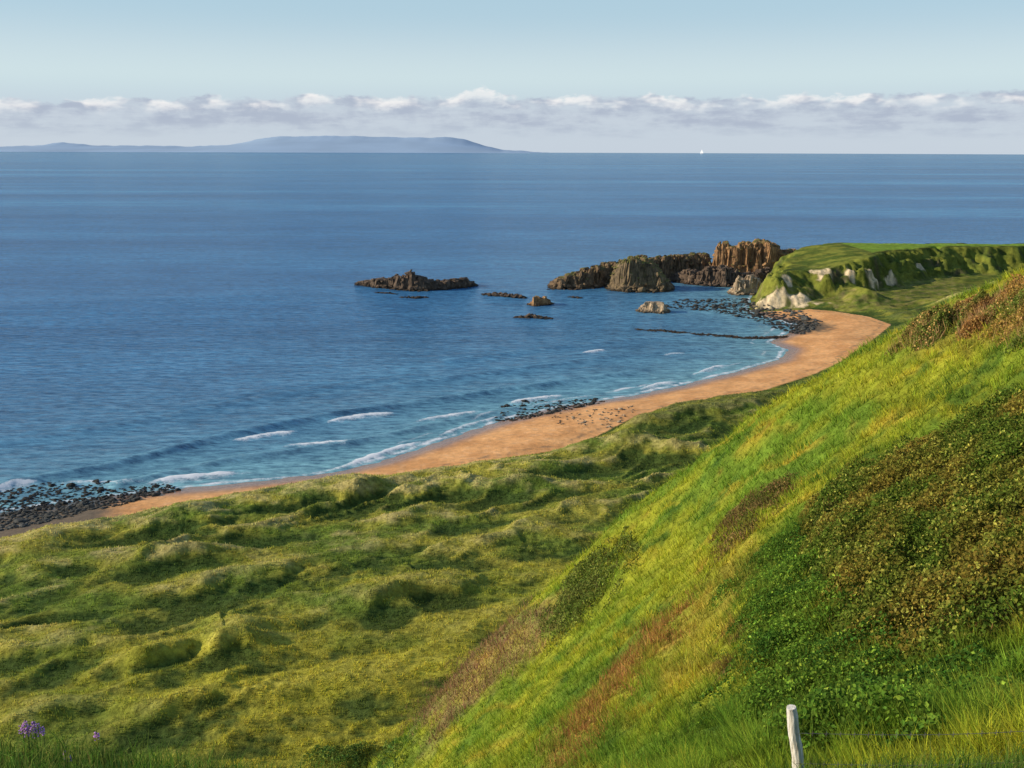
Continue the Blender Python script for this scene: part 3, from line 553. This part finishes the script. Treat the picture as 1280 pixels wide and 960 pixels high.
thicket('bramble_bush','small green bramble mound at the bottom of the hill left of the bracken','bush',[(380,952),(400,940),(460,932),(500,935),(495,955),(440,962),(395,962)],1.2,9000,.28,(.06,.11,.025),(.11,.13,.025),(.18,.22,.04),.3,0,seed=95,soft=2.5,edge=2)
# ------------------------------------------------------------------ fence
def tube(pts,r,seg=8,jitr=0,rd=random.Random(3)):
    vs=[];fs=[]; pts=[Vector(p) for p in pts]
    for i,p in enumerate(pts):
        t=(pts[min(i+1,len(pts)-1)]-pts[max(i-1,0)]).normalized(); a=t.orthogonal().normalized() if abs(t.z)<.9 else t.cross(Vector((0,1,0))).normalized(); b=t.cross(a)
        rr=r[i] if isinstance(r,(list,tuple)) else r
        for k in range(seg):
            an=2*math.pi*k/seg; q=p+(a*math.cos(an)+b*math.sin(an))*rr*(1+rd.uniform(-jitr,jitr)); vs.append(q[:])
    for i in range(len(pts)-1):
        for k in range(seg): k2=(k+1)%seg; fs.append((i*seg+k,i*seg+k2,(i+1)*seg+k2,(i+1)*seg+k))
    return vs,fs
def pymesh(name,parts,mat,parent=None):
    V_=[];F_=[]
    for v,f in parts: o_=len(V_); V_+=[tuple(a) for a in v]; F_+=[tuple(i+o_ for i in q) for q in f]
    me=bpy.data.meshes.new(name); me.from_pydata(V_,[],F_); me.materials.append(mat); o=bpy.data.objects.new(name,me); C.objects.link(o)
    if parent: o.parent=parent
    return o
m,nt,out=newmat('weathered_wood'); L=nt.links.new; tc=N(nt,'ShaderNodeTexCoord'); mp=N(nt,'ShaderNodeMapping'); mp.inputs['Scale'].default_value=(18,18,1.6); L(tc.outputs['Object'],mp.inputs[0]); n1=noise(nt,3,8,.7,mp.outputs[0]); r=ramp(nt,n1.outputs[0],[(.30,(.14,.09,.06)),(.42,(.68,.61,.50)),(.60,(.90,.87,.80))]); b=N(nt,'ShaderNodeBsdfPrincipled'); b.inputs['Roughness'].default_value=.9; L(r.outputs[0],b.inputs['Base Color']); bp=N(nt,'ShaderNodeBump'); bp.inputs['Distance'].default_value=.02; L(n1.outputs[0],bp.inputs['Height']); L(bp.outputs[0],b.inputs['Normal']); L(b.outputs[0],out.inputs[0]); m_wood=m
m,nt,out=newmat('galvanised_wire'); b=N(nt,'ShaderNodeBsdfPrincipled'); b.inputs['Metallic'].default_value=.6; b.inputs['Roughness'].default_value=.5; n1=noise(nt,40); r=ramp(nt,n1.outputs[0],[(.3,(.10,.07,.05)),(.7,(.30,.28,.26))]); nt.links.new(r.outputs[0],b.inputs['Base Color']); nt.links.new(b.outputs[0],out.inputs[0]); m_wire=m
tp=atY(1004,884,7.2); gz=float(samp(Z,tp[:1],tp[1:2])[0]); fr=empty('wire_fence',(tp[0],tp[1],gz)); tag(fr,'weathered pale wooden fence post with barbed wire in the bottom right grass','fence')
ht=tp[2]-gz
pts=[(.05-.15*k/9+.004*math.sin(k*1.7),0,-.1+(ht+.1)*k/9) for k in range(10)]
v_,f_=tube(pts,[.050,.049,.050,.048,.047,.048,.046,.045,.045,.040],12,.07); f_.append(tuple(range(9*12,10*12)))
pymesh('post',[(v_,f_)],m_wood,fr)
q2=(3.3,-.2,float(samp(Z,np.array([tp[0]+3.3]),np.array([tp[1]-.2]))[0])-gz)
v2,f2=tube([(q2[0],q2[1],q2[2]-.1+(ht+.1)*k/5) for k in range(6)],.05,12,.05); f2.append(tuple(range(5*12,6*12))); pymesh('post',[(v2,f2)],m_wood,fr)
for hz_ in (.20,.48):
    a=Vector((-.04,-.06,ht-hz_)); b_=Vector((q2[0],q2[1]-.06,q2[2]+ht-hz_)); ln_=[a.lerp(b_,k/30)-Vector((0,0,.10*math.sin(math.pi*k/30))) for k in range(31)]
    parts=[tube(ln_,.0022,5)]
    for k in range(1,30,1):
        p=ln_[k]
        for s_ in (-1,1): parts.append(tube([p+Vector((-.004,.012*s_,-.018)),p+Vector((.004,-.012*s_,.018))],.0016,4))
    pymesh('barbed_wire',parts,m_wire,fr)
# ------------------------------------------------------------------ wild flowers
m,nt,out=newmat('purple_petals'); b=N(nt,'ShaderNodeBsdfPrincipled'); n1=noise(nt,30); r=ramp(nt,n1.outputs[0],[(.3,(.46,.16,.52)),(.7,(.75,.42,.80))]); nt.links.new(r.outputs[0],b.inputs['Base Color']); nt.links.new(b.outputs[0],out.inputs[0]); m_pet=m
m,nt,out=newmat('flower_stem'); b=N(nt,'ShaderNodeBsdfPrincipled'); n1=noise(nt,30); r=ramp(nt,n1.outputs[0],[(.3,(.04,.09,.015)),(.7,(.09,.16,.03))]); nt.links.new(r.outputs[0],b.inputs['Base Color']); nt.links.new(b.outputs[0],out.inputs[0]); m_stm=m
spots=[(26,905),(31,901),(36,905),(41,900),(46,904),(52,907),(33,910),(43,910),(82,938),(86,944),(120,914)]
for i,(u,v) in enumerate(spots):
    q=atY(u,v,7.3); gz=float(samp(Z,q[:1],q[1:2])[0]); h=q[2]-gz; lab=('purple flower spike in the cluster at the far left of the verge','cluster of purple flowers') if i<8 else (('small violet flower spike low in the verge grass right of the purple cluster','low violet flowers') if i<10 else ('single faint purple flower spike, farthest right in the verge',None))
    root=empty('wildflower',(q[0],q[1],gz)); tag(root,lab[0],'flower',lab[1])
    pymesh('stem',[tube([(0,0,-.03),(.01,0,h*.5),(0,.01,h)],.003,5)],m_stm,root)
    parts=[]
    for k in range(26):
        zz=h-.01-.07*random.random(); a=random.uniform(0,6.28); rr=.022*(1.1-(zz-h+.08)/.12); c_=Vector((math.cos(a)*rr,math.sin(a)*rr,zz)); hv,hf=HU[k%14]; s_=.008*random.uniform(.7,1.3)
        parts.append(([(c_.x+a1*s_,c_.y+a2*s_,c_.z+a3*s_*.7) for a1,a2,a3 in hv],[tuple(int(i_) for i_ in f) for f in hf]))
    pymesh('blossom',parts,m_pet,root)
# ------------------------------------------------------------------ far yacht
q=at(877,191.6,0); k=20500/q[1]; bx,by=q[0]*k,20500
yr=empty('sailing_yacht',(bx,by,0)); tag(yr,'tiny white sailing boat on the far horizon right of the island','boat')
m,nt,out=newmat('white_sail'); b=N(nt,'ShaderNodeBsdfDiffuse'); n1=noise(nt,.2); r=ramp(nt,n1.outputs[0],[(.3,(.85,.85,.85)),(.7,(.95,.95,.95))]); nt.links.new(r.outputs[0],b.inputs[0]); nt.links.new(b.outputs[0],out.inputs[0]); m_sail=m
hv=[(-26,0,0),(24,0,0),(0,-7,0),(0,7,0),(-28,0,8),(32,0,9),(0,-9,8),(0,9,8)]
pymesh('hull',[(hv,[(0,2,6,4),(2,1,5,6),(1,3,7,5),(3,0,4,7),(4,6,5,7)])],m_sail,yr)
pymesh('mast',[tube([(2,0,8),(2,0,86)],.9,6)],m_sail,yr)
pymesh('mainsail',[([(0,0,14),(-28,24,14),(-14,12,46),(0,0,88)],[(0,1,2,3)])],m_sail,yr)
pymesh('jib',[([(4,0,78),(28,-26,12),(5,2,14)],[(0,1,2)])],m_sail,yr)
# ------------------------------------------------------------------ light + sky
el=math.radians(21); azv=Vector((-1,-.06)).normalized(); sdv=Vector((azv.x*math.cos(el),azv.y*math.cos(el),math.sin(el)))
sl=bpy.data.lights.new('sun','SUN'); sl.energy=5.0; sl.angle=math.radians(.5); sl.color=(1,.86,.65); so=bpy.data.objects.new('sun',sl); so.rotation_euler=sdv.to_track_quat('Z','Y').to_euler(); C.objects.link(so)
w=bpy.data.worlds.new('World'); bpy.context.scene.world=w; w.use_nodes=True; nt=w.node_tree; nt.nodes.clear(); L=nt.links.new
out=N(nt,'ShaderNodeOutputWorld'); sky=N(nt,'ShaderNodeTexSky'); sky.sky_type='NISHITA'; sky.sun_disc=False; sky.sun_elevation=el; sky.sun_rotation=math.atan2(azv.x,azv.y)%(2*math.pi); sky.altitude=90; sky.air_density=1.0; sky.dust_density=.3; sky.ozone_density=3
bg=N(nt,'ShaderNodeBackground'); bg.inputs[1].default_value=.15; L(sky.outputs[0],bg.inputs[0])
tc=N(nt,'ShaderNodeTexCoord'); sp=N(nt,'ShaderNodeSeparateXYZ'); L(tc.outputs['Generated'],sp.inputs[0]); zc=sp.outputs[2]
cb=N(nt,'ShaderNodeCombineXYZ'); azx=math_(nt,'ARCTAN2',sp.outputs[0],sp.outputs[1]); L(azx,cb.inputs[0]); L(math_(nt,'MULTIPLY',zc,2.2),cb.inputs[1]); vec=cb.outputs[0]
cb2=N(nt,'ShaderNodeCombineXYZ'); L(azx,cb2.inputs[0]); v1=cb2.outputs[0]
cb3=N(nt,'ShaderNodeCombineXYZ'); L(azx,cb3.inputs[0]); L(math_(nt,'MULTIPLY',zc,6),cb3.inputs[1]); vst=cb3.outputs[0]
nT=noise(nt,13,4,.6,v1); nP=noise(nt,42,8,.62,vec); nS=noise(nt,10,7,.62,vst)
def sm(x,a,b_):
    q=N(nt,'ShaderNodeMapRange'); q.interpolation_type='SMOOTHSTEP'; q.inputs[1].default_value=a; q.inputs[2].default_value=b_; L(x,q.inputs[0]); return q.outputs[0]
top=math_(nt,'ADD',math_(nt,'MULTIPLY',nT.outputs[0],.020),math_(nt,'MULTIPLY',nP.outputs[0],.020)); top=math_(nt,'ADD',top,.0225)
top=math_(nt,'ADD',top,math_(nt,'MULTIPLY',sm(azx,-.5,-.1),.007))
pf_=math_(nt,'DIVIDE',math_(nt,'ADD',azx,.033),.019); pg=math_(nt,'POWER',2.718,math_(nt,'MULTIPLY',math_(nt,'MULTIPLY',pf_,pf_),-1.0)); top=math_(nt,'ADD',top,math_(nt,'MULTIPLY',pg,.009))
dtop=math_(nt,'SUBTRACT',top,zc)
body=sm(dtop,-.0012,.004)
low_=sm(math_(nt,'ADD',zc,math_(nt,'MULTIPLY',math_(nt,'SUBTRACT',nS.outputs[0],.5),.026)),.006,.030)
thick=sm(math_(nt,'ADD',nS.outputs[0],math_(nt,'MULTIPLY',math_(nt,'SUBTRACT',nP.outputs[0],.5),.6)),.32,.64)
band=math_(nt,'MULTIPLY',body,low_)
al=math_(nt,'MULTIPLY',band,math_(nt,'ADD',math_(nt,'MULTIPLY',thick,.38),.58),True)
edge_=math_(nt,'SUBTRACT',1,sm(dtop,.003,.014)); nE=noise(nt,22,3,.55,vec); lit=math_(nt,'MULTIPLY',edge_,sm(math_(nt,'ADD',nE.outputs[0],math_(nt,'MULTIPLY',pg,.25)),.44,.58))
ccol=mixc(nt,thick,(.58,.64,.72),(.43,.49,.60)); ccol=mixc(nt,lit,ccol,(.93,.91,.90))
haze=math_(nt,'SUBTRACT',.93,math_(nt,'MULTIPLY',sm(zc,.06,.45),.85))
hcol=mixc(nt,sm(zc,.0,.15),(.56,.64,.74),(.45,.63,.73)); hcol=mixc(nt,math_(nt,'MULTIPLY',sm(zc,.03,.07),math_(nt,'SUBTRACT',1,sm(zc,.06,.13))),hcol,(.62,.75,.79))
bgH=N(nt,'ShaderNodeBackground'); L(hcol,bgH.inputs[0]); m1=N(nt,'ShaderNodeMixShader'); L(haze,m1.inputs[0]); L(bg.outputs[0],m1.inputs[1]); L(bgH.outputs[0],m1.inputs[2])
bgC=N(nt,'ShaderNodeBackground'); L(ccol,bgC.inputs[0]); m2=N(nt,'ShaderNodeMixShader'); L(al,m2.inputs[0]); L(m1.outputs[0],m2.inputs[1]); L(bgC.outputs[0],m2.inputs[2]); L(m2.outputs[0],out.inputs[0])
s=bpy.context.scene; s.view_settings.view_transform='Standard'; s.view_settings.look='None'; s.view_settings.exposure=0
